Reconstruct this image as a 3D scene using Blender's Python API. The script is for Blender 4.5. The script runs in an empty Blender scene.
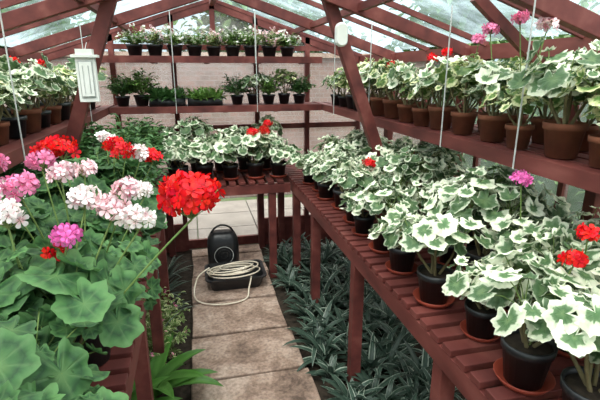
import bpy, math, random
import numpy as np
from mathutils import Vector, Matrix
random.seed(7); rng=np.random.RandomState(7)
scn=bpy.context.scene
col=scn.collection

# ---------------------------------------------------------------- materials
def newmat(name):
    m=bpy.data.materials.new(name); m.use_nodes=True
    nt=m.node_tree; nt.nodes.clear()
    out=nt.nodes.new('ShaderNodeOutputMaterial')
    return m,nt,out
def N(nt,t,**k):
    n=nt.nodes.new(t)
    for a,b in k.items():
        if a in n.inputs: n.inputs[a].default_value=b
        else: setattr(n,a,b)
    return n
def ramp(nt,stops,interp='LINEAR'):
    r=nt.nodes.new('ShaderNodeValToRGB'); r.color_ramp.interpolation=interp
    e=r.color_ramp.elements
    while len(e)<len(stops): e.new(0.5)
    for i,(p,c) in enumerate(stops):
        e[i].position=p; e[i].color=(c[0],c[1],c[2],1)
    return r
def mth(nt,op,a,b=None,c=None):
    n=nt.nodes.new('ShaderNodeMath'); n.operation=op
    for i,x in enumerate((a,b,c)):
        if x is None: continue
        if isinstance(x,(int,float)): n.inputs[i].default_value=x
        else: nt.links.new(x,n.inputs[i])
    return n.outputs[0]
def noisemat(name,stops,scale=10,rough=0.7,detail=4,bump=0.0,stretch=(1,1,1),spec=0.3):
    m,nt,out=newmat(name)
    tc=N(nt,'ShaderNodeTexCoord'); mp=N(nt,'ShaderNodeMapping'); mp.inputs['Scale'].default_value=stretch
    nt.links.new(tc.outputs['Object'],mp.inputs['Vector'])
    nz=N(nt,'ShaderNodeTexNoise',Scale=scale,Detail=detail)
    nt.links.new(mp.outputs[0],nz.inputs['Vector'])
    r=ramp(nt,stops); nt.links.new(nz.outputs['Fac'],r.inputs[0])
    p=N(nt,'ShaderNodeBsdfPrincipled',Roughness=rough); p.inputs['Specular IOR Level'].default_value=spec
    nt.links.new(r.outputs[0],p.inputs['Base Color'])
    if bump:
        b=N(nt,'ShaderNodeBump',Strength=bump,Distance=0.01)
        nt.links.new(nz.outputs['Fac'],b.inputs['Height']); nt.links.new(b.outputs[0],p.inputs['Normal'])
    nt.links.new(p.outputs[0],out.inputs[0])
    return m
def leafmat(name,kind,cols,transl=0.25,rough=0.5):
    """attribute 'lf': R=radial, G=vein, B=random"""
    m,nt,out=newmat(name)
    at=N(nt,'ShaderNodeAttribute',attribute_name='lf')
    sp=N(nt,'ShaderNodeSeparateColor'); nt.links.new(at.outputs['Color'],sp.inputs[0])
    tc=N(nt,'ShaderNodeTexCoord')
    nz=N(nt,'ShaderNodeTexNoise',Scale=cols.get('ns',50.0),Detail=3.0); nt.links.new(tc.outputs['Object'],nz.inputs['Vector'])
    v=mth(nt,'MULTIPLY_ADD',mth(nt,'SUBTRACT',nz.outputs['Fac'],0.5),cols.get('nz',0.6),sp.outputs[0])
    v=mth(nt,'MULTIPLY_ADD',mth(nt,'SUBTRACT',sp.outputs[2],0.5),cols.get('rv',0.3),v)
    if kind=='var': v=mth(nt,'MULTIPLY_ADD',sp.outputs[1],-0.12,v)
    r=ramp(nt,cols['stops']); nt.links.new(v,r.inputs[0])
    hs=N(nt,'ShaderNodeHueSaturation'); nt.links.new(r.outputs[0],hs.inputs['Color'])
    nt.links.new(mth(nt,'MULTIPLY_ADD',sp.outputs[2],0.6,0.7),hs.inputs['Value'])
    nt.links.new(mth(nt,'MULTIPLY_ADD',nz.outputs['Fac'],0.03,0.485),hs.inputs['Hue'])
    colr=hs.outputs[0]
    if kind=='green':
        mx=N(nt,'ShaderNodeMix',data_type='RGBA'); nt.links.new(colr,mx.inputs[6])
        mx.inputs[7].default_value=(*cols['vein'],1)
        nt.links.new(mth(nt,'MULTIPLY',sp.outputs[1],0.5),mx.inputs[0]); colr=mx.outputs[2]
    p=N(nt,'ShaderNodeBsdfPrincipled',Roughness=rough); p.inputs['Specular IOR Level'].default_value=0.35
    nt.links.new(colr,p.inputs['Base Color'])
    b=N(nt,'ShaderNodeBump',Strength=0.5,Distance=0.004)
    nt.links.new(mth(nt,'MULTIPLY_ADD',sp.outputs[1],-0.8,nz.outputs['Fac']),b.inputs['Height']); nt.links.new(b.outputs[0],p.inputs['Normal'])
    t=N(nt,'ShaderNodeBsdfTranslucent'); nt.links.new(colr,t.inputs['Color'])
    mix=N(nt,'ShaderNodeMixShader'); mix.inputs[0].default_value=transl
    nt.links.new(p.outputs[0],mix.inputs[1]); nt.links.new(t.outputs[0],mix.inputs[2])
    nt.links.new(mix.outputs[0],out.inputs[0])
    return m

WOOD=noisemat('red_stained_timber',[(0.3,(0.068,0.016,0.014)),(0.55,(0.145,0.035,0.029)),(0.8,(0.25,0.082,0.066))],scale=9,rough=0.6,bump=0.25,stretch=(1,0.35,1))
STONE=None
SOIL=noisemat('soil',[(0.3,(0.012,0.009,0.006)),(0.7,(0.05,0.035,0.024))],scale=30,rough=0.95,bump=0.6)
POTBLK=noisemat('black_plastic',[(0.3,(0.008,0.008,0.009)),(0.8,(0.02,0.02,0.022))],scale=8,rough=0.4,spec=0.5)
TERRA=noisemat('terracotta',[(0.3,(0.12,0.038,0.02)),(0.6,(0.21,0.07,0.035)),(0.85,(0.28,0.13,0.085))],scale=12,rough=0.8,bump=0.1)
SAUC=noisemat('red_saucer_plastic',[(0.3,(0.22,0.035,0.02)),(0.8,(0.33,0.06,0.035))],scale=10,rough=0.45)
WHITE=noisemat('white_plastic',[(0.3,(0.70,0.69,0.62)),(0.8,(0.85,0.84,0.8))],scale=6,rough=0.4)
CABLE=noisemat('cream_cable',[(0.3,(0.66,0.56,0.44)),(0.8,(0.82,0.74,0.62))],scale=15,rough=0.5)
METAL=noisemat('pale_metal_rod',[(0.3,(0.45,0.45,0.43)),(0.8,(0.65,0.65,0.62))],scale=15,rough=0.35)
STEM=noisemat('green_stem',[(0.3,(0.10,0.17,0.04)),(0.8,(0.20,0.27,0.08))],scale=20,rough=0.6)
WSTEM=noisemat('woody_stem',[(0.3,(0.10,0.07,0.03)),(0.8,(0.2,0.17,0.08))],scale=20,rough=0.7)
GREYP=noisemat('grey_print',[(0.3,(0.35,0.35,0.33)),(0.8,(0.5,0.5,0.48))],scale=20)
VAR=leafmat('variegated_leaf','var',dict(stops=[(0.0,(0.15,0.24,0.10)),(0.35,(0.07,0.15,0.055)),(0.61,(0.13,0.21,0.10)),(0.70,(0.54,0.60,0.42)),(1.0,(0.77,0.78,0.61))],nz=0.9,rv=0.6))
VARY=leafmat('golden_variegated_leaf','var',dict(stops=[(0.0,(0.15,0.24,0.05)),(0.4,(0.07,0.15,0.03)),(0.62,(0.14,0.23,0.06)),(0.75,(0.48,0.51,0.24)),(1.0,(0.66,0.65,0.38))],nz=0.9,rv=0.6))
GRN=leafmat('green_geranium_leaf','green',dict(stops=[(0.0,(0.085,0.18,0.055)),(0.42,(0.045,0.125,0.038)),(0.62,(0.022,0.07,0.024)),(0.78,(0.05,0.135,0.042)),(1.0,(0.09,0.20,0.065))],nz=0.6,rv=0.4,vein=(0.15,0.26,0.10)),rough=.6)
DRK=leafmat('dark_green_leaf','green',dict(stops=[(0.0,(0.055,0.135,0.03)),(0.5,(0.025,0.085,0.018)),(1.0,(0.06,0.15,0.038))],nz=0.5,rv=0.4,vein=(0.1,0.2,0.07)))
LIME=leafmat('light_green_leaf','green',dict(stops=[(0.0,(0.13,0.25,0.04)),(0.5,(0.075,0.18,0.025)),(1.0,(0.18,0.30,0.07))],nz=0.5,rv=0.4,vein=(0.2,0.32,0.1)))
STRAP=leafmat('grey_green_strap_leaf','var',dict(stops=[(0.0,(0.07,0.11,0.08)),(0.5,(0.028,0.058,0.042)),(0.78,(0.055,0.09,0.065)),(1.0,(0.33,0.38,0.31))],nz=0.35,rv=0.5),rough=0.32)
BRD=leafmat('broad_green_blade','green',dict(stops=[(0.0,(0.07,0.2,0.03)),(0.6,(0.045,0.14,0.02)),(1.0,(0.09,0.24,0.04))],nz=0.4,rv=0.4,vein=(0.14,0.3,0.07)),rough=0.35)
def petmat(name,a,b,rv=.3,nz=.3):
    return leafmat(name,'petal',dict(stops=[(0.0,a),(0.5,b),(1.0,b)],nz=nz,rv=rv),transl=0.2,rough=0.6)
RED=petmat('red_petal',(0.42,0.0,0.004),(0.80,0.005,0.010))
PINK=petmat('pink_petal',(0.74,0.07,0.22),(0.86,0.26,0.46))
PALE=petmat('pale_pink_petal',(0.80,0.14,0.26),(0.90,0.66,0.69),rv=.5,nz=.5)
WPNK=petmat('blush_white_petal',(0.86,0.38,0.44),(0.90,0.82,0.80),rv=.4,nz=.4)
MAG=petmat('magenta_petal',(0.60,0.05,0.30),(0.80,0.16,0.48))
WPET=petmat('white_petal',(0.6,0.5,0.45),(0.78,0.76,0.70))

def glassmat(name,milky,scale,lo=0.0,colr=(0.8,0.86,0.88),tint=(0.95,0.98,0.97),dark=None):
    m,nt,out=newmat(name)
    tc=N(nt,'ShaderNodeTexCoord'); nz=N(nt,'ShaderNodeTexNoise',Scale=scale,Detail=5.0,Roughness=0.6)
    nt.links.new(tc.outputs['Object'],nz.inputs['Vector'])
    tr=N(nt,'ShaderNodeBsdfTransparent'); tr.inputs[0].default_value=(*tint,1)
    tl=N(nt,'ShaderNodeBsdfTranslucent'); tl.inputs[0].default_value=(*colr,1)
    if dark:   # noise patches painted into pane colour, imitating blurred tree reflections and pale sky
        n2=N(nt,'ShaderNodeTexNoise',Scale=scale*2.1,Detail=6.0,Roughness=0.7,Distortion=.6); nt.links.new(tc.outputs['Object'],n2.inputs['Vector'])
        rd=ramp(nt,[(0.38,dark),(0.50,tuple((a+b)/2 for a,b in zip(dark,colr))),(0.60,colr)]); nt.links.new(n2.outputs['Fac'],rd.inputs[0])
        nt.links.new(rd.outputs[0],tl.inputs[0])
    gl=N(nt,'ShaderNodeBsdfGlossy',Roughness=0.08); 
    r=N(nt,'ShaderNodeMapRange'); nt.links.new(nz.outputs['Fac'],r.inputs[0])
    r.inputs[1].default_value=0.3; r.inputs[2].default_value=0.7; r.inputs[3].default_value=lo; r.inputs[4].default_value=milky
    m1=N(nt,'ShaderNodeMixShader'); nt.links.new(r.outputs[0],m1.inputs[0])
    nt.links.new(tr.outputs[0],m1.inputs[1]); nt.links.new(tl.outputs[0],m1.inputs[2])
    m2=N(nt,'ShaderNodeMixShader'); m2.inputs[0].default_value=0.05
    nt.links.new(m1.outputs[0],m2.inputs[1]); nt.links.new(gl.outputs[0],m2.inputs[2])
    nt.links.new(m2.outputs[0],out.inputs[0]); return m
ROOFG=glassmat('shaded_roof_glass',0.55,1.6,lo=0.10,colr=(0.48,0.62,0.68),tint=(.90,.97,.98),dark=(0.12,0.18,0.14))
WALLG=glassmat('dusty_wall_glass',0.35,3.0,lo=0.08,colr=(.6,.66,.64))
BACKG=glassmat('dusty_gable_glass',0.32,1.6,lo=0.10,colr=(0.7,0.70,0.68))

# ---------------------------------------------------------------- mesh builder
class MB:
    def __init__(s): s.v=[];s.f=[];s.mi=[];s.a=[];s.n=0;s.m=[]
    def mat(s,m):
        if m not in s.m: s.m.append(m)
        return s.m.index(m)
    def add(s,v,f,m,a=None):
        v=np.asarray(v,float); k=s.mat(m)
        s.v.append(v); o=s.n
        s.f+= [tuple(i+o for i in q) for q in f]; s.mi+=[k]*len(f)
        if a is None: a=np.full((len(v),3),0.5)
        s.a.append(a); s.n+=len(v)
    def box(s,c,sz,m):
        x,y,z=[q/2 for q in sz]
        v=[(c[0]+i*x,c[1]+j*y,c[2]+k*z) for i in(-1,1) for j in(-1,1) for k in(-1,1)]
        s.add(v,[(0,1,3,2),(4,6,7,5),(0,4,5,1),(2,3,7,6),(0,2,6,4),(1,5,7,3)],m)
    def beam(s,p0,p1,w,h,m,up=(0,0,1)):
        p0=Vector(p0);p1=Vector(p1);d=(p1-p0).normalized();u=Vector(up)
        if abs(d.dot(u))>0.98:u=Vector((0,1,0))
        sx=d.cross(u).normalized(); uu=sx.cross(d)
        v=[]
        for p in(p0,p1):
            for a,b in((-1,-1),(1,-1),(1,1),(-1,1)): v.append(p+sx*a*w/2+uu*b*h/2)
        s.add([tuple(q) for q in v],[(0,3,2,1),(4,5,6,7),(0,1,5,4),(1,2,6,5),(2,3,7,6),(3,0,4,7)],m)
    def tube(s,pts,r,m,seg=5,r2=None):
        pts=[Vector(p) for p in pts]; n=len(pts); V=[];F=[]
        ref=Vector((0.3,0.9,0.1))
        for i,p in enumerate(pts):
            d=(pts[min(i+1,n-1)]-pts[max(i-1,0)]).normalized()
            if abs(d.dot(ref))>0.95: ref=Vector((1,0,0))
            a=d.cross(ref).normalized(); b=d.cross(a)
            rr=r if r2 is None else r+(r2-r)*i/(n-1)
            for k in range(seg):
                t=2*math.pi*k/seg; V.append(tuple(p+(a*math.cos(t)+b*math.sin(t))*rr))
        for i in range(n-1):
            for k in range(seg):
                F.append((i*seg+k,i*seg+(k+1)%seg,(i+1)*seg+(k+1)%seg,(i+1)*seg+k))
        F.append(tuple(range(seg))); F.append(tuple((n-1)*seg+k for k in range(seg)))
        s.add(V,F,m)
    def lathe(s,prof,m,seg=20,c=(0,0,0)):
        V=[];F=[]
        for r,z in prof:
            for k in range(seg):
                t=2*math.pi*k/seg; V.append((c[0]+r*math.cos(t),c[1]+r*math.sin(t),c[2]+z))
        for i in range(len(prof)-1):
            for k in range(seg): F.append((i*seg+k,i*seg+(k+1)%seg,(i+1)*seg+(k+1)%seg,(i+1)*seg+k))
        s.add(V,F,m)
    def mesh(s,name,smooth=True):
        me=bpy.data.meshes.new(name)
        V=np.concatenate(s.v); me.from_pydata(V.tolist(),[],s.f)
        for m in s.m: me.materials.append(m)
        me.polygons.foreach_set('material_index',s.mi)
        me.polygons.foreach_set('use_smooth',[smooth]*len(s.f))
        A=np.concatenate(s.a); A=np.concatenate([A,np.ones((len(A),1))],1)
        at=me.color_attributes.new('lf','FLOAT_COLOR','POINT'); at.data.foreach_set('color',A.ravel())
        me.update(); return me
    def obj(s,name,loc=(0,0,0),smooth=False,bevel=0):
        o=bpy.data.objects.new(name,s.mesh(name,smooth)); o.location=loc; col.objects.link(o)
        if bevel:
            b=o.modifiers.new('bevel','BEVEL'); b.width=bevel; b.segments=2; b.limit_method='ANGLE'
        return o
def inst(me,name,loc,rz=0,sc=1):
    o=bpy.data.objects.new(name,me); o.location=loc; o.rotation_euler=(0,0,rz); o.scale=(sc,sc,sc); col.objects.link(o); return o

# ---------------------------------------------------------------- leaf templates
def leaf_t(seed,nseg=42,rings=(0.3,0.6,0.82,1.0),lob=7,flat=1.0):
    r0=np.random.RandomState(seed); cup=r0.uniform(-0.25,0.30)*flat; ph=r0.uniform(-.3,.3); rp=r0.uniform(.04,.12)
    V=[(0,0,0)];A=[(0,0.6,0)];F=[]
    jl=1+r0.uniform(-.05,.05,nseg); asy=r0.uniform(-.08,.08)
    for r in rings:
        for k in range(nseg):
            t=-math.pi+2*math.pi*(k)/nseg
            lobes=0.085*math.cos(lob*t)*r+0.022*math.cos(3*lob*t)*r**3
            R=r*(1+lobes+asy*math.sin(t))*(1+(jl[k]-1)*r)*(1-0.75*math.exp(-((math.pi-abs(t))/0.22)**2))
            z=cup*r*r+rp*r*r*math.cos(lob*t)+0.09*r*math.sin(2*t+ph*6)+0.03*r*r*r0.uniform(-1,1)
            V.append((R*math.cos(t),R*math.sin(t),z)); A.append((r,max(0,math.cos(lob*t))**5*(1-r*0.6),0))
    for k in range(nseg): F.append((0,1+k,1+(k+1)%nseg))
    for i in range(len(rings)-1):
        for k in range(nseg):
            a=1+i*nseg; b=a+nseg; F.append((a+k,b+k,b+(k+1)%nseg,a+(k+1)%nseg))
    return np.array(V),F,np.array(A)
LT=[leaf_t(i) for i in range(9)]
LS=[leaf_t(40+i,nseg=14,rings=(0.5,0.8,1.0)) for i in range(6)]
def floret_t():
    V=[];F=[];A=[]
    for p in range(5):
        a=2*math.pi*p/5; ca,sa=math.cos(a),math.sin(a); o=len(V)
        for x,y in((0.05,0),(0.45,-.25),(0.45,.25),(0.82,-.36),(0.82,.36),(1.04,-.17),(1.04,.17)):
            z=0.22*x*x+ (0.08 if abs(y)>.2 else 0); V.append((x*ca-y*sa,x*sa+y*ca,z)); A.append((x,0,0))
        F+=[(o,o+1,o+2),(o+1,o+3,o+4,o+2),(o+3,o+5,o+6,o+4)]
    return np.array(V),F,np.array(A)
FT=floret_t()
def ortho(n,o):
    n=np.array(n,float); n/=np.linalg.norm(n)+1e-9
    x=np.array(o,float)-n*np.dot(n,o); l=np.linalg.norm(x)
    if l<1e-4: x=np.cross(n,(0,1,0.1)); l=np.linalg.norm(x)
    x/=l; y=np.cross(n,x); return np.stack([x,y,n],1)
def put(mb,T,pos,n,o,s,m,r):
    V,F,A=T; A=A.copy(); A[:,2]=r
    mb.add((V*s)@ortho(n,o).T+np.array(pos),F,m,A)
def umbel(mb,c,R,m,n=26,fs=0.019,rr=rng,low=1.5):
    g=math.pi*(3-5**.5); tl=rr.normal(0,.25,2)
    for i in range(n):
        z=1-(i+.5)/n*low; q=math.sqrt(max(0,1-z*z)); t=g*i+rr.uniform(-.25,.25)
        d=np.array((q*math.cos(t)+tl[0]*z,q*math.sin(t)+tl[1]*z,z)); 
        d2=d+rr.normal(0,.38,3)
        pos=np.array(c)+d*R*np.array((1,1,.72))*rr.uniform(.62,1.14)
        put(mb,FT,pos,d2,rr.normal(0,1,3),fs*rr.uniform(.75,1.15),m,rr.uniform(0,1))
        if i%2==0: mb.tube([(c[0],c[1],c[2]-R*.9),tuple(pos)],0.0010,STEM,3)
def pot(mb,r,h,m,saucer=None,seg=20):
    mb.lathe([(0.0,0.003),(r*.74,0.003),(r*.95,h*.80),(r*.96,h*.80),(r*1.03,h*.82),(r*1.05,h),(r*.97,h),(r*.93,h*.86)],m,seg)
    mb.lathe([(r*.93,h*.88),(0.0,h*.9)],SOIL,seg)
    if saucer: mb.lathe([(0,0.001),(r*.95,0.001),(r*1.18,0.022),(r*1.13,0.022),(r*.92,0.006),(0,0.006)],saucer,seg)
def geranium(seed,lm,pm,pr,ph,spread,height,n,ls,saucer=None,temps=None,base=.38,clumps=5,outw=.8):
    """several leafy shoots, each a loose dome of leaves"""
    rr=np.random.RandomState(seed); mb=MB(); temps=temps or LT
    pot(mb,pr,ph,pm,saucer)
    c=np.array((0,0,ph*.9)); g=math.pi*(3-5**.5)
    tips=[]
    for i in range(clumps):
        a=i*2*math.pi/(clumps-1)+rr.uniform(-.4,.4) if i else 0; q=0 if i==0 else rr.uniform(.38,.70)
        hh=rr.uniform(.40,.85)*height*(1.05 if i==0 else .85)
        tip=c+np.array((math.cos(a)*spread*q,math.sin(a)*spread*q,hh)); tips.append((tip,a,q))
        mb.tube([c+np.array((math.cos(a)*.012,math.sin(a)*.012,0)),(c*.55+tip*.45)+np.array((math.cos(a)*.014,math.sin(a)*.014,0)),tip],0.0055,WSTEM,5,0.0035)
    per=n//clumps
    for tip,a,q in tips:
        sr=spread*rr.uniform(.46,.66); sh=height*rr.uniform(.26,.42)
        for i in range(per):
            u=(i+.5)/per; e=math.asin(min(1,max(-.5,1.0-u*1.25))); phi=g*i+rr.uniform(-.5,.5)
            d=np.array((math.cos(e)*math.cos(phi),math.cos(e)*math.sin(phi),math.sin(e)))
            k=rr.uniform(.75,1.18)
            p=tip+np.array((d[0]*sr*k,d[1]*sr*k,d[2]*sh*rr.uniform(.8,1.15)))
            p[2]=max(p[2],c[2]+.02+base*height*.3)
            out=d*outw+np.array((math.cos(a),math.sin(a),0))*.35*(q>0)
            nn=out*np.array((.8,.8,.5))+np.array((0,0,.7))+rr.normal(0,.30,3)
            s=ls*rr.choice([rr.uniform(.4,.7),rr.uniform(.75,1.22)],p=[.35,.65])
            put(mb,temps[rr.randint(len(temps))],p,nn,d*np.array((1,1,.2)),s,lm,rr.uniform(0,1))
            t0=tip-np.array((0,0,sh*.15)); mid=(t0+p)/2+np.array((0,0,.010))
            mb.tube([t0,mid,p],0.0016,STEM,3)
    return mb.mesh('geranium_%d'%seed)
def blade(mb,base,az,L,W,tilt,arch,m,r,seg=7):
    V=[];A=[];F=[]
    p=np.array(base,float); el=tilt; st=L/seg
    h=np.array((math.cos(az),math.sin(az),0)); sd=np.array((-math.sin(az),math.cos(az),0))
    for i in range(seg+1):
        t=i/seg; w=W*(math.sin(math.pi*min(1,(t*.82+.18)))**.7)*.5+0.0006
        up=np.array((-math.cos(az)*math.sin(el),-math.sin(az)*math.sin(el),math.cos(el)))
        V+= [tuple(p-sd*w+up*w*.45),tuple(p),tuple(p+sd*w+up*w*.45)]
        A+=[(0.95,0,r),(0.05,1,r),(0.95,0,r)]
        p=p+(h*math.cos(el)+np.array((0,0,math.sin(el))))*st; el-=arch/seg
    for i in range(seg):
        a=i*3; F+=[(a,a+1,a+4,a+3),(a+1,a+2,a+5,a+4)]
    mb.add(V,F,m,np.array(A))
def bushy(seed,lm,pm,pr,ph,spread,height,n,ls,fl=None,nfl=0,fsz=.012):
    rr=np.random.RandomState(seed); mb=MB(); pot(mb,pr,ph,pm,None,14); c=np.array((0,0,ph*.9))
    for i in range(n):
        a=rr.uniform(0,2*math.pi); el=math.asin(rr.uniform(-.1,1)); L=rr.uniform(.6,1.1)
        end=c+np.array((math.cos(a)*math.cos(el)*spread*L,math.sin(a)*math.cos(el)*spread*L,height*(.25+.75*math.sin(el))*L))
        mid=(c+end)/2+np.array((0,0,height*.12))
        mb.tube([c,mid,end],0.0013,STEM,3)
        for k in range(7):
            t=.35+.65*k/6; q=(1-t)**2*c+2*t*(1-t)*mid+t*t*end
            az=a+(1 if k%2 else -1)*rr.uniform(.5,1.3)
            blade(mb,q,az,ls*rr.uniform(.8,1.3),ls*.45,rr.uniform(-.1,.8),.8,lm,rr.uniform(0,1),3)
        if fl and i<nfl:
            for k in range(3):
                put(mb,FT,end+rr.normal(0,.012,3)+np.array((0,0,.012)),rr.normal(0,.5,3)+np.array((0,0,.8)),rr.normal(0,1,3),fsz*rr.uniform(.8,1.3),fl,rr.uniform(0,1))
    return mb.mesh('bushy_%d'%seed)

# ---------------------------------------------------------------- geometry constants
XL,XR,YB,YF=-1.09,1.49,3.98,-0.9
XC=0.20; ZE=1.72; ZR=2.14; BZ=0.80; SZ=1.33
def roofz(x): return ZR-(abs(x-XC)/(XR-XC))*(ZR-ZE)

# floor, path
mb=MB(); mb.box(((XL+XR)/2,(YB+YF)/2,-0.03),(XR-XL+.1,YB-YF+.1,0.05),SOIL); mb.obj('floor')
m,nt,out=newmat('sandstone_slab')
tc=N(nt,'ShaderNodeTexCoord'); n1=N(nt,'ShaderNodeTexNoise',Scale=4.0,Detail=9.0,Roughness=0.72,Distortion=.4); n2=N(nt,'ShaderNodeTexNoise',Scale=60.0,Detail=4.0)
nt.links.new(tc.outputs['Object'],n1.inputs['Vector']); nt.links.new(tc.outputs['Object'],n2.inputs['Vector'])
r1=ramp(nt,[(0.34,(0.12,0.075,0.055)),(0.46,(0.31,0.205,0.155)),(0.55,(0.44,0.315,0.25)),(0.7,(0.60,0.46,0.38))]); nt.links.new(n1.outputs['Fac'],r1.inputs[0])
r2=ramp(nt,[(0.35,(0.55,0.55,0.55)),(0.6,(1,1,1))]); nt.links.new(n2.outputs['Fac'],r2.inputs[0])
mx=N(nt,'ShaderNodeMix',data_type='RGBA',blend_type='MULTIPLY'); mx.inputs[0].default_value=0.8
nt.links.new(r1.outputs[0],mx.inputs[6]); nt.links.new(r2.outputs[0],mx.inputs[7])
p=N(nt,'ShaderNodeBsdfPrincipled',Roughness=0.85); nt.links.new(mx.outputs[2],p.inputs['Base Color'])
b=N(nt,'ShaderNodeBump',Strength=0.7,Distance=0.012); nt.links.new(n1.outputs['Fac'],b.inputs['Height']); nt.links.new(b.outputs[0],p.inputs['Normal'])
nt.links.new(p.outputs[0],out.inputs[0]); STONE=m
mb=MB(); y=YF+.1
rr=random.Random(3)
while y<3.9:
    L=rr.choice([.30,.36,.42,.34]); L=min(L,3.92-y)
    if L<.1: break
    # irregular hand-cut slab
    x0=.21-.305+rr.uniform(-.012,.012); x1=.21+.305+rr.uniform(-.014,.014); zt=.042+rr.uniform(-.004,.004)
    ya=[y+.006+rr.uniform(0,.01) for _ in range(4)]; yb=[y+L-.006-rr.uniform(0,.01) for _ in range(4)]
    xs=[x0+(x1-x0)*k/3 for k in range(4)]
    loop=[(xs[k],ya[k]) for k in range(4)]+[(x1+rr.uniform(-.008,.004),y+L/2)]+[(xs[3-k],yb[k]) for k in range(4)]+[(x0+rr.uniform(-.004,.008),y+L/2)]
    q=len(loop); V=[(a,c_,0.0) for a,c_ in loop]+[(a,c_,zt) for a,c_ in loop]
    mb.add(V,[tuple(range(q))[::-1],tuple(q+k for k in range(q))]+[(k,(k+1)%q,q+(k+1)%q,q+k) for k in range(q)],STONE); y+=L
o=mb.obj('stone_slab_path',bevel=0.007)

# benches
def bench(name,x0,x1,y0,y1,posts,along='Y',front=None):
    mb=MB(); t=.022
    z=BZ-t/2-.001
    if along=='Y':
        y=y0+.03
        while y<y1-.02:
            mb.box(((x0+x1)/2,y,z),(x1-x0,.048,t),WOOD); y+=.072
        for x in(x0+.02,(x0+x1)/2,x1-.02): mb.box((x,(y0+y1)/2,BZ-t-.04),(.035,y1-y0,.07),WOOD)
        for py in posts:
            for x in(x0+.035,x1-.035): mb.box((x,py,(BZ-t-.03)/2),(.055,.055,BZ-t-.03),WOOD)
            mb.box(((x0+x1)/2,py,BZ-t-.12),(x1-x0-.05,.03,.06),WOOD)
    else:
        x=x0+.03
        while x<x1-.02:
            mb.box((x,(y0+y1)/2,z),(.048,y1-y0,t),WOOD); x+=.072
        for y in(y0+.02,(y0+y1)/2,y1-.02): mb.box(((x0+x1)/2,y,BZ-t-.04),(x1-x0,.035,.07),WOOD)
        for px in posts:
            for y in(y0+.035,y1-.035): mb.box((px,y,(BZ-t-.03)/2),(.055,.055,BZ-t-.03),WOOD)
    return mb.obj(name,bevel=.002)
bench('slatted_bench',.70,1.44,.30,3.95,[.4,1.1,1.9,2.68,3.25,3.9])
bench('slatted_bench.001',-1.04,-.22,.15,3.95,[.2,.95,1.6,2.2,2.85,3.9])
bench('slatted_bench.002',-.21,.69,3.25,3.95,[.55],along='X')

# shelves with hanging rods
def shelf(name,x0,x1,y0,y1,z,along,rods=()):
    mb=MB()
    if along=='Y':
        n=5; w=(x1-x0)/n
        for i in range(n): mb.box((x0+w*(i+.5),(y0+y1)/2,z-.011),(w*.78,y1-y0,.02),WOOD)
        y=y0+.1
        while y<y1: mb.box(((x0+x1)/2,y,z-.036),(x1-x0,.035,.03),WOOD); y+=.45
        fx=x0 if x0>0 else x1
        mb.box((fx,(y0+y1)/2,z-.022),(.022,y1-y0,.05),WOOD)
    else:
        n=4; w=(y1-y0)/n
        for i in range(n): mb.box(((x0+x1)/2,y0+w*(i+.5),z-.011),(x1-x0,w*.78,.02),WOOD)
        x=x0+.05
        while x<x1: mb.box((x,(y0+y1)/2,z-.036),(.035,y1-y0,.03),WOOD); x+=.4
        mb.box(((x0+x1)/2,y0,z-.022),(x1-x0,.022,.05),WOOD)
    for x,y in rods:
        mb.tube([(x,y,z-.05),(x,y,roofz(x)-.02)],.0028,METAL,6)
    return mb.obj(name)
shelf('plant_shelf',1.05,1.44,.55,3.95,SZ,'Y',[(1.035,1.28),(1.035,1.75),(1.035,2.6),(1.035,3.3)])
shelf('plant_shelf.001',-1.04,-.62,.75,3.95,SZ,'Y',[(-.605,1.8),(-.605,3.0)])
shelf('plant_shelf.002',-.60,1.03,3.62,3.95,SZ,'X',[(-.12,3.605),(.5,3.605)])
shelf('plant_shelf.003',-.72,1.04,3.66,3.95,1.70,'X',[(-.12,3.645),(.5,3.645)])

# roof trusses
def truss(name,Y,struts=True,tie=False):
    mb=MB()
    for s,xe in((1,XR),(-1,XL)):
        mb.beam((xe,Y,ZE-.03),(XC,Y,ZR-.03),.04,.065,WOOD)
        mb.beam((xe-s*.02,Y,0),(xe-s*.02,Y,ZE),.05,.05,WOOD)
        if struts:
            x1=.69 if s>0 else -.32
            mb.beam((xe-s*.06,Y+.05,.05),(x1,Y+.05,roofz(x1)-.02),.05,.062,WOOD)
    return mb.obj(name,bevel=.003)
truss('roof_truss',2.3); truss('roof_truss.001',3.25,False); truss('roof_truss.002',1.35,False); truss('roof_truss.003',.3,False)
mb=MB(); mb.beam((1.40,1.62,1.60),(1.05,1.62,roofz(1.05)),.03,.04,WOOD); mb.obj('corner_brace')

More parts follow.
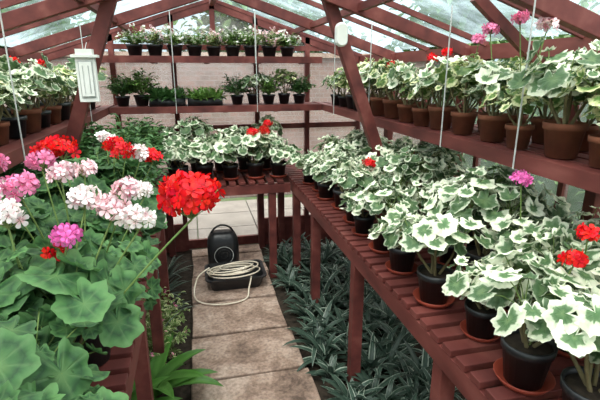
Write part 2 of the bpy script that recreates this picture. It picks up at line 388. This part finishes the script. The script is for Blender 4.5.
# roof glass, ridge, eaves, glazing bars
mb=MB()
mb.add([(XR,YF,ZE+.02),(XR,YB,ZE+.02),(XC,YB,ZR+.02),(XC,YF,ZR+.02)],[(0,1,2,3)],ROOFG)
mb.add([(XL,YF,ZE+.02),(XL,YB,ZE+.02),(XC,YB,ZR+.02),(XC,YF,ZR+.02)],[(0,1,2,3)],ROOFG)
y=YF
while y<=YB+.01:
    for xe in(XL,XR): mb.beam((xe,y,ZE+.005),(XC,y,ZR+.005),.018,.025,WOOD)
    y+=.61
mb.beam((XC,YF,ZR),(XC,YB,ZR),.04,.09,WOOD)
for xe in(XL,XR):
    x=XC+(xe-XC)*.5; mb.beam((x,YF,roofz(x)-.03),(x,YB,roofz(x)-.03),.03,.035,WOOD)
mb.obj('ceiling')
def sidewall(name,x,s):
    mb=MB()
    mb.add([(x,YF,.3),(x,YB,.3),(x,YB,ZE),(x,YF,ZE)],[(0,1,2,3)],WALLG)
    mb.box((x,(YB+YF)/2,.15),(.03,YB-YF,.30),WOOD)
    mb.box((x,(YB+YF)/2,ZE-.03),(.05,YB-YF,.07),WOOD)
    mb.box((x,(YB+YF)/2,1.22),(.03,YB-YF,.04),WOOD)
    mb.box((x,(YB+YF)/2,.32),(.05,YB-YF,.04),WOOD)
    y=YF
    while y<=YB+.01: mb.box((x,y,ZE/2+.1),(.03,.028,ZE-.25),WOOD); y+=.61
    return mb.obj(name)
sidewall('wall_right',XR+.012,1); sidewall('wall_left',XL-.012,-1)
def gable(name,Y):
    mb=MB()
    mb.add([(XL,Y,.05),(XR,Y,.05),(XR,Y,ZE),(XC,Y,ZR),(XL,Y,ZE)],[(0,1,2,3,4)],BACKG)
    for x0,x1 in((XL,-.13),(.55,XR)): mb.box(((x0+x1)/2,Y,.13),(x1-x0,.03,.26),WOOD)
    for x in(XL,-.6,-.13,.55,1.0,XR): mb.box((x,Y,roofz(x)/2),(.04,.05,roofz(x)-.02),WOOD)
    mb.box((XC,Y,(ZR+1.9)/2),(.04,.05,ZR-1.9),WOOD)
    for xe in(XL,XR): mb.beam((xe,Y,ZE-.02),(XC,Y,ZR-.02),.05,.08,WOOD)
    mb.box(((XL+XR)/2,Y,1.78),(XR-XL-.2,.04,.04),WOOD)
    mb.box(((XL+XR)/2,Y,1.12),(XR-XL,.04,.045),WOOD)
    mb.box((.21,Y,.06),(.66,.035,.08),WOOD); mb.box((.21,Y,.62),(.66,.035,.045),WOOD)
    return mb.obj(name)
gable('wall_back',YB+.02); gable('wall_front',YF-.02)

# ---------------------------------------------------------------- outside
GRASS=noisemat('lawn',[(0.3,(0.03,0.07,0.015)),(0.7,(0.09,0.16,0.04))],scale=6,rough=0.9)
mb=MB(); mb.add([(-25,-15,-.06),(25,-15,-.06),(25,35,-.06),(-25,35,-.06)],[(0,1,2,3)],GRASS); mb.obj('garden_lawn')
PATIO=noisemat('pale_paving',[(0.3,(0.22,0.20,0.18)),(0.7,(0.34,0.31,0.28))],scale=4,rough=0.9)
mb=MB()
for i in range(9):
    for j in range(3): mb.box((-2.2+i*.62,4.35+j*.5,-.03),(.605,.485,.04),PATIO)
mb.obj('garden_patio')
m,nt,out=newmat('garden_brick')
tc=N(nt,'ShaderNodeTexCoord'); mp=N(nt,'ShaderNodeMapping'); mp.inputs['Rotation'].default_value=(math.pi/2,0,0); nt.links.new(tc.outputs['Object'],mp.inputs[0])
br=N(nt,'ShaderNodeTexBrick',Scale=4.4); br.inputs['Color1'].default_value=(0.20,0.11,0.09,1); br.inputs['Color2'].default_value=(0.14,0.085,0.07,1); br.inputs['Mortar'].default_value=(0.20,0.16,0.14,1)
nt.links.new(mp.outputs[0],br.inputs['Vector'])
p=N(nt,'ShaderNodeBsdfPrincipled',Roughness=0.9); nt.links.new(br.outputs[0],p.inputs['Base Color']); nt.links.new(p.outputs[0],out.inputs[0]); BRICK=m
mb=MB(); mb.box((.5,6.0,.85),(6.0,.22,1.8),BRICK); mb.box((.5,6.0,1.78),(6.1,.3,.06),STONE); mb.obj('garden_brick_wall')
HEDGE=leafmat('hedge_leaf','green',dict(stops=[(0.0,(0.05,0.11,0.03)),(0.5,(0.07,0.14,0.04)),(1.0,(0.12,0.2,0.07))],nz=0.5,rv=0.8,vein=(0.1,0.2,0.05)))
def hedge(name,c,sz,n,seed):
    rr=np.random.RandomState(seed); mb=MB()
    mb.box((0,0,-sz[2]*.02),(sz[0]*.8,sz[1]*.96,sz[2]*.9),DRK)
    for i in range(n):
        p=rr.uniform(-.5,.5,3)*np.array(sz); ax=rr.choice([0,2],p=[.7,.3]); p[ax]=math.copysign(sz[ax]/2,p[ax] if ax==0 else 1)+rr.normal(0,.06)
        blade(mb,p,rr.uniform(0,6.28),rr.uniform(.06,.14),.07,rr.uniform(-.5,1.2),.5,HEDGE,rr.uniform(0,1),2)
    return mb.obj(name,loc=c)
hedge('garden_hedge',(3.6,2.5,.9),(.8,7,1.8),4200,1)
hedge('garden_hedge.001',(-3.0,2.5,.85),(.8,7,1.7),3200,2)
BARK=noisemat('bark',[(0.3,(0.05,0.035,0.025)),(0.7,(0.14,0.1,0.075))],scale=12,bump=.5)
def tree(name,loc,h,R,n,seed):
    rr=np.random.RandomState(seed); mb=MB(); mb.tube([(0,0,0),(.05,.03,h*.3),(0,0,h*.55)],.12,BARK,8,.07)
    for i in range(18):
        a=rr.uniform(0,6.28); e=rr.uniform(-.2,1.3); L=R*rr.uniform(.7,1)
        s=np.array((0,0,h*rr.uniform(.3,.55))); t=s+np.array((math.cos(a)*math.cos(e),math.sin(a)*math.cos(e),math.sin(e)))*L
        mb.tube([s,(s+t)/2+rr.normal(0,.06,3),t],.035,BARK,5,.01)
        for k in range(n//18):
            q=s+(t-s)*rr.uniform(.25,1.08)+rr.normal(0,.26,3)
            blade(mb,q,rr.uniform(0,6.28),rr.uniform(.14,.26),.13,rr.uniform(-1,1),.5,HEDGE,rr.uniform(0,1),2)
    return mb.obj(name,loc=loc)
tree('garden_tree',(5.6,8.2,-.06),5.0,2.3,4500,1)
tree('garden_tree.001',(-3.0,8.8,-.06),4.6,2.2,3800,2)
tree('garden_tree.002',(1.4,10.4,-.06),4.6,2.3,4200,3)
tree('garden_tree.003',(6.4,4.0,-.06),5.0,2.2,4500,4)

# ---------------------------------------------------------------- plants
PL=[]
def place(me,name,x,y,z,rz=None,sc=1.0,ph=.1):
    o=inst(me,name,(x,y,z),random.uniform(0,6.28) if rz is None else rz,sc); PL.append((o,x,y,z+ph)); return o
vb=[geranium(100+i,VAR,POTBLK,.060,.115,.135+.012*(i%3),.15+.02*(i%4),56+6*(i%3),.039+.002*(i%3),saucer=SAUC,base=.6) for i in range(7)]
vt=[geranium(110+i,VAR,POTBLK,.058,.112,.14+.012*(i%3),.22+.025*(i%4),72,.038+.003*(i%3),saucer=SAUC) for i in range(7)]
ys=[.66+.225*i for i in range(12)]
vp=random.Random(11)
for i,y in enumerate(ys):
    for j,x in enumerate((.83,1.05,1.25)):
        yy=y+.06*j
        if yy<3.68:
            me=(vb if j==0 else vt)[vp.randrange(7)]
            place(me,'potted_variegated_geranium',x+vp.uniform(-.03,.015),yy+vp.uniform(-.03,.03),BZ,sc=vp.uniform(.88,1.12))
# upper right shelf, terracotta
vs=[geranium(120+i,VARY if i%2 else VAR,TERRA,.054,.098,.125,.185+.02*(i%3),60,.029+.002*(i%3),base=.8,outw=.5) for i in range(6)]
vsb=[geranium(130+i,VARY if i else VAR,POTBLK,.052,.09,.12,.18,55,.029,temps=LS,outw=.5) for i in range(3)]
y=.85
i=0
while y<3.55:
    me=vs[i%6] if y<2.9 else vsb[i%3]
    place(me,'potted_variegated_geranium',1.135+random.uniform(-.015,.01),y+random.uniform(-.02,.02),SZ,sc=random.uniform(.85,1.15))
    place(vs[(i+1)%6],'potted_variegated_geranium',1.31,y+.09,SZ,sc=random.uniform(.85,1.02))
    y+=.178; i+=1
y=1.0;i=0
while y<3.55:
    place(vs[(i*2)%6] if i%2 else vsb[i%3],'potted_variegated_geranium',-.72,y,SZ,sc=random.uniform(.85,1.1))
    place(vsb[(i+1)%3],'potted_variegated_geranium',-.92,y+.08,SZ,sc=random.uniform(.85,.95))
    y+=.18;i+=1
# back bench
for i,x in enumerate((-.12,.06,.25,.44,.62)):
    place(vb[i%7],'potted_variegated_geranium',x,3.38,BZ,sc=random.uniform(1.0,1.12))
    place(vt[(i+2)%7],'potted_variegated_geranium',x-.05,3.66,BZ,sc=random.uniform(1.0,1.1))
# back lower shelf
bd=[bushy(200+i,[DRK,LIME,DRK][i],POTBLK,.058,.085,.14,.20,70,.038) for i in range(3)]
bw=[bushy(210+i,[LIME,VARY,LIME][i],POTBLK,.070,.10,.14,.155,70,.030,fl=[WPET,PALE,WPET][i],nfl=34) for i in range(3)]
for i,x in enumerate((-.52,-.38,.36,.49,.62,.75,.88)):
    if i in (3,5): place(vsb[i%3],'potted_variegated_geranium',x,3.78,SZ,sc=.95)
    else: place(bd[i%3],'potted_bushy_plant',x,3.78,SZ,sc=.9+.1*(i%2))
def tray(name,x,y,z,lm,seed,hh=1):
    rr=np.random.RandomState(seed); mb=MB(); w,d,h=.26,.2,.06
    for c,s in(((0,0,.004),(w,d,.008)),((-w/2,0,h/2),(.008,d,h)),((w/2,0,h/2),(.008,d,h)),((0,-d/2,h/2),(w,.008,h)),((0,d/2,h/2),(w,.008,h))): mb.box(c,s,POTBLK)
    mb.box((0,0,.025),(w-.01,d-.01,.035),SOIL)
    for k in range(80):
        bx,by=rr.uniform(-w/2+.01,w/2-.01),rr.uniform(-d/2+.01,d/2-.01)
        for q in range(5): blade(mb,(bx,by,.04),rr.uniform(0,6.28),rr.uniform(.06,.12)*hh,.026,rr.uniform(.3,1.4),.9,lm,rr.uniform(0,1),3)
    return mb.obj(name,loc=(x,y,z),smooth=True)
tray('seedling_tray',-.185,3.76,SZ,DRK,1,1.2); tray('seedling_tray.001',.10,3.76,SZ,LIME,2,1.1)
for i,x in enumerate(np.arange(-.40,.82,.148)):
    place(bw[i%3],'potted_flowering_plant',x,3.80,1.70,sc=.80+.08*random.random())
# left bench back part
bb=[bushy(220+i,[DRK,GRN,DRK][i],POTBLK,.07,.12,.2,.36,140,.052) for i in range(3)]
for i,(x,y) in enumerate([(-.4,2.12),(-.72,2.15),(-.38,2.45),(-.7,2.5),(-.4,2.8),(-.72,2.85),(-.4,3.1),(-.75,3.25),(-.38,3.42),(-.40,3.70),(-.86,1.95)]):
    place(bb[i%3],'potted_bushy_plant',x,y,BZ,sc=random.uniform(.9,1.15))
# left bench near
gg=[geranium(300+i,GRN,POTBLK,.07,.13,.18,.26+.025*(i%3),115,.041+.004*(i%3),clumps=7) for i in range(6)]
k=0
for i,y in enumerate((.42,.68,.95,1.22,1.50,1.78)):
    for j,x in enumerate((-.345,-.59,-.82)):
        place(gg[(i+j*2)%6],'potted_green_geranium',x+random.uniform(-.02,.02),y+.05*j,BZ,sc=random.uniform(.92,1.10),ph=.13)

# ---------------------------------------------------------------- blooms (parts of their plants)
FL=[(-.40,1.3,1.37,.032,PINK),(-.40,1.5,1.37,.042,RED),(-.46,1.55,1.36,.03,RED),(-.25,1.7,1.32,.038,RED),(-.20,1.72,1.31,.032,WPNK),(-.30,1.8,1.33,.032,RED),(-.16,1.75,1.29,.03,RED),
(-.39,1.1,1.35,.034,PINK),(-.44,1.15,1.33,.03,WPNK),(-.196,1.05,1.30,.032,PALE),(-.135,1.0,1.285,.032,WPNK),(-.25,1.05,1.325,.030,WPNK),(-.27,.95,1.275,.022,MAG),
(-.37,.95,1.325,.03,WPNK),(-.43,1.0,1.34,.032,PINK),(-.34,1.9,1.345,.026,WPNK),(-.15,1.3,1.275,.026,WPNK),(-.33,1.2,1.355,.03,PALE),(-.30,.96,1.235,.014,RED),(-.31,1.35,1.33,.026,PALE),(-.5,1.25,1.38,.03,PINK),(-.17,1.1,1.33,.026,PALE),
(1.0,1.19,1.27,.022,MAG),(.9,2.2,1.125,.028,RED),(1.13,2.2,1.15,.036,RED),(1.04,2.25,1.13,.026,RED),(.90,.85,1.15,.022,RED),(.96,.88,1.20,.018,RED),
(.5,3.3,1.17,.042,RED),(.42,3.32,1.16,.032,RED),(.56,3.5,1.2,.03,RED),
(1.15,1.35,1.745,.026,PALE),(1.10,1.42,1.77,.020,PINK),(1.13,1.62,1.75,.022,PINK),(1.15,1.72,1.72,.02,PINK),(1.2,2.18,1.66,.018,RED),(1.12,2.5,1.63,.016,RED),(1.15,1.95,1.68,.016,RED),
(-.75,2.3,1.64,.014,RED),(-.7,2.5,1.63,.014,RED),(-.72,1.75,1.62,.012,RED)]
def bloom(fx,fy,fz,R,m,n=24,fs=.018):
    best=min(PL,key=lambda t:(t[1]-fx)**2+(t[2]-fy)**2+(0 if t[3]<fz and fz-t[3]<.55 else 9))
    o,x,y,zt=best; mb=MB()
    root=Vector((x,y,zt)); top=Vector((fx,fy,fz-R*.9))
    mid=Vector((x*.45+fx*.55,y*.45+fy*.55,(zt+fz)/2+.02))
    pts=[]
    for k in range(7):
        t=k/6; pts.append(root*(1-t)**2+mid*2*t*(1-t)+top*t*t)
    mb.tube([tuple(p) for p in pts],.0022,STEM,5)
    umbel(mb,(fx,fy,fz),R,m,n,fs)
    b=bpy.data.objects.new('bloom',mb.mesh('bloom')); col.objects.link(b)
    bpy.context.view_layer.update()
    b.parent=o; b.matrix_parent_inverse=o.matrix_world.inverted()
for f in FL: bloom(*f,n=int(8+f[3]*520),fs=.0145+.05*f[3])
bloom(-.015,.85,1.37,.052,RED,n=75,fs=.0185)

# ---------------------------------------------------------------- under-bench planting
rr=np.random.RandomState(5); mb=MB()
def rosette(mb,x,y,rr,L=.24,n=20,W=.03,m=STRAP):
    for k in range(n):
        blade(mb,(x,y,.0),k*2.4+rr.uniform(-.2,.2),L*rr.uniform(.7,1.1),W*rr.uniform(.8,1.2),rr.uniform(.35,1.4),rr.uniform(.6,1.5),m,rr.uniform(0,1),6)
y=.9
while y<3.65:
    x=.68
    while x<1.23: rosette(mb,x+rr.uniform(-.05,.04),y+rr.uniform(-.05,.05),rr,L=rr.uniform(.18,.27),n=19,W=.031); x+=.15
    y+=.15
mb.obj('strap_leaf_groundcover',smooth=True)
mb=MB()
for x,y in[(-.28,2.75),(-.42,2.95),(-.3,3.1),(-.55,2.8),(-.28,3.4),(-.5,3.5),(-.7,3.1),(-.3,2.45),(-.5,2.4)]:
    rosette(mb,x,y,rr,L=.26,n=26,W=.018,m=LIME if rr.rand()<.5 else STRAP)
mb.obj('grassy_groundcover',smooth=True)
for (x,y) in[(-.30,1.98),(-.46,1.75),(-.33,1.6)]:
    mb=MB()
    for k in range(16): blade(mb,(0,0,.01),k*2.4,rr.uniform(.32,.46),.085,rr.uniform(.7,1.4),rr.uniform(1.0,1.7),BRD,rr.uniform(0,1),9)
    mb.obj('broad_leaf_plant',loc=(x,y,0),smooth=True)
iv=bushy(230,VARY,POTBLK,.06,.08,.22,.26,80,.035,fl=PINK,nfl=8,fsz=.009)
for (x,y) in[(-.27,2.3),(-.30,2.62),(-.5,2.1)]:
    inst(iv,'potted_ivy',(x,y,.0),rr.uniform(0,6),.9)

# ---------------------------------------------------------------- path-end items
def rr_loop(w,d,r,z,n=5):
    P=[]
    for cx,cy,a0 in((w/2-r,d/2-r,0),(-w/2+r,d/2-r,90),(-w/2+r,-d/2+r,180),(w/2-r,-d/2+r,270)):
        for k in range(n): a=math.radians(a0+90*k/(n-1)); P.append((cx+r*math.cos(a),cy+r*math.sin(a),z))
    return P
def loft(mb,loops,m,n=20):
    V=[q for l in loops for q in l];F=[]
    for i in range(len(loops)-1):
        for k in range(n): F.append((i*n+k,i*n+(k+1)%n,(i+1)*n+(k+1)%n,(i+1)*n+k))
    F.append(tuple(range(n)));F.append(tuple((len(loops)-1)*n+k for k in range(n)))
    mb.add(V,F,m)
mb=MB()
loft(mb,[rr_loop(.36,.24,.04,0),rr_loop(.42,.30,.05,.10),rr_loop(.45,.33,.05,.10),rr_loop(.45,.33,.05,.092),rr_loop(.405,.285,.05,.095),rr_loop(.345,.225,.04,.008)],POTBLK)
mb.obj('black_plastic_tray',loc=(.235,3.16,.045))
mb=MB(); pts=[]
T=6
for i in range(T*24):
    t=i/24; a=2*math.pi*t; r=.125+.03*math.sin(t*2.3)+.012*math.sin(t*5)
    pts.append((.03*math.sin(t*1.7)+r*1.25*math.cos(a),r*math.sin(a)-.03+.02*math.cos(t*3),.105+.008*t+.025*math.cos(a+1.2)))
mb.tube(pts,.0055,CABLE,6)
pts=[]
ctrl=[(-.17,-.02,.15),(-.25,-.08,.12),(-.285,-.16,.05),(-.27,-.24,.012),(-.18,-.31,.008),(-.05,-.33,.008),(.07,-.28,.008),(.10,-.20,.05),(.13,-.14,.12)]
for i in range(len(ctrl)-1):
    p0=Vector(ctrl[max(i-1,0)]);p1=Vector(ctrl[i]);p2=Vector(ctrl[i+1]);p3=Vector(ctrl[min(i+2,len(ctrl)-1)])
    for k in range(5):
        t=k/5; pts.append(tuple(.5*((2*p1)+(p2-p0)*t+(2*p0-5*p1+4*p2-p3)*t*t+(3*p1-p0-3*p2+p3)*t**3)))
mb.tube(pts,.0055,CABLE,6); mb.obj('coiled_white_cable',loc=(.215,3.15,.045),smooth=True)
mb=MB()
loft(mb,[rr_loop(.25*s,.17*s,.055*s,z) for z,s in((0,.9),(.02,1),(.20,1),(.26,.93),(.30,.75),(.31,.4))],POTBLK)
mb.tube([(.095*math.cos(a),0,.26+.10*math.sin(a)) for a in np.linspace(0,math.pi,12)],.008,POTBLK,8)
for rad in(.025,.05,.075): mb.tube([(rad*math.cos(a),-.088,.13+rad*math.sin(a)) for a in np.linspace(0,2*math.pi,20)],.0025,GREYP if rad>.06 else POTBLK,5)
mb.obj('black_fan_heater',loc=(.17,3.47,.045),smooth=True)

# thermometer on left truss strut
mb=MB()
mb.box((0,0,0),(.082,.03,.20),WHITE)
mb.box((0,-.017,0),(.06,.006,.16),GREYP); mb.box((0,-.021,0),(.052,.004,.15),WHITE)
mb.tube([(-.012,-.025,-.06),(-.012,-.025,.06)],.002,METAL,6); mb.tube([(.012,-.025,-.06),(.012,-.025,.06)],.002,GREYP,6)
mb.beam((-.055,0,.10),(.055,0,.10),.06,.012,WHITE); mb.beam((-.035,0,.118),(.035,0,.118),.045,.024,WHITE)
mb.tube([(0,0,.12),(.01,.02,.16)],.002,METAL,5)
mb.obj('greenhouse_thermometer',loc=(-.455,2.28,1.56),bevel=.004)
mb=MB(); loft(mb,[rr_loop(.062,.115,.03,0),rr_loop(.062,.115,.03,.02),rr_loop(.05,.10,.022,.03)],WHITE)
o=mb.obj('wall_sensor',loc=(.745,2.285,1.77)); o.rotation_euler=(math.pi/2,0,0)

# ---------------------------------------------------------------- light & camera
w=bpy.data.worlds.new('World'); scn.world=w; w.use_nodes=True; nt=w.node_tree; nt.nodes.clear()
tc=N(nt,'ShaderNodeTexCoord'); sp=N(nt,'ShaderNodeSeparateXYZ'); nt.links.new(tc.outputs['Generated'],sp.inputs[0])
r=ramp(nt,[(0.0,(0.10,0.11,0.09)),(0.5,(0.24,0.30,0.34)),(0.58,(0.34,0.43,0.49)),(0.75,(0.95,0.97,0.98)),(1.0,(1.25,1.20,1.12))])
nt.links.new(mth(nt,'MULTIPLY_ADD',sp.outputs[2],.5,.5),r.inputs[0])
bg=N(nt,'ShaderNodeBackground',Strength=3.9); nt.links.new(r.outputs[0],bg.inputs[0]); ou=N(nt,'ShaderNodeOutputWorld'); nt.links.new(bg.outputs[0],ou.inputs[0])
L=bpy.data.lights.new('sun','SUN'); L.energy=4.0; L.angle=.4; L.color=(1,.95,.88); lo=bpy.data.objects.new('sun',L); col.objects.link(lo); lo.rotation_euler=(math.radians(25),math.radians(-15),0)
cd=bpy.data.cameras.new('camera'); cam=bpy.data.objects.new('camera',cd); col.objects.link(cam); scn.camera=cam
cd.lens=27; cd.sensor_width=36; cd.clip_start=.02
R=Vector((.9736,-.2284,0)).normalized(); F=Vector((.2194,.9354,-.2773)).normalized(); U=R.cross(F).normalized()
M=Matrix((R,U,-F)).transposed().to_4x4(); M.translation=Vector((0,0,1.6)); cam.matrix_world=M
try:
    scn.view_settings.view_transform='Standard'
except Exception: pass
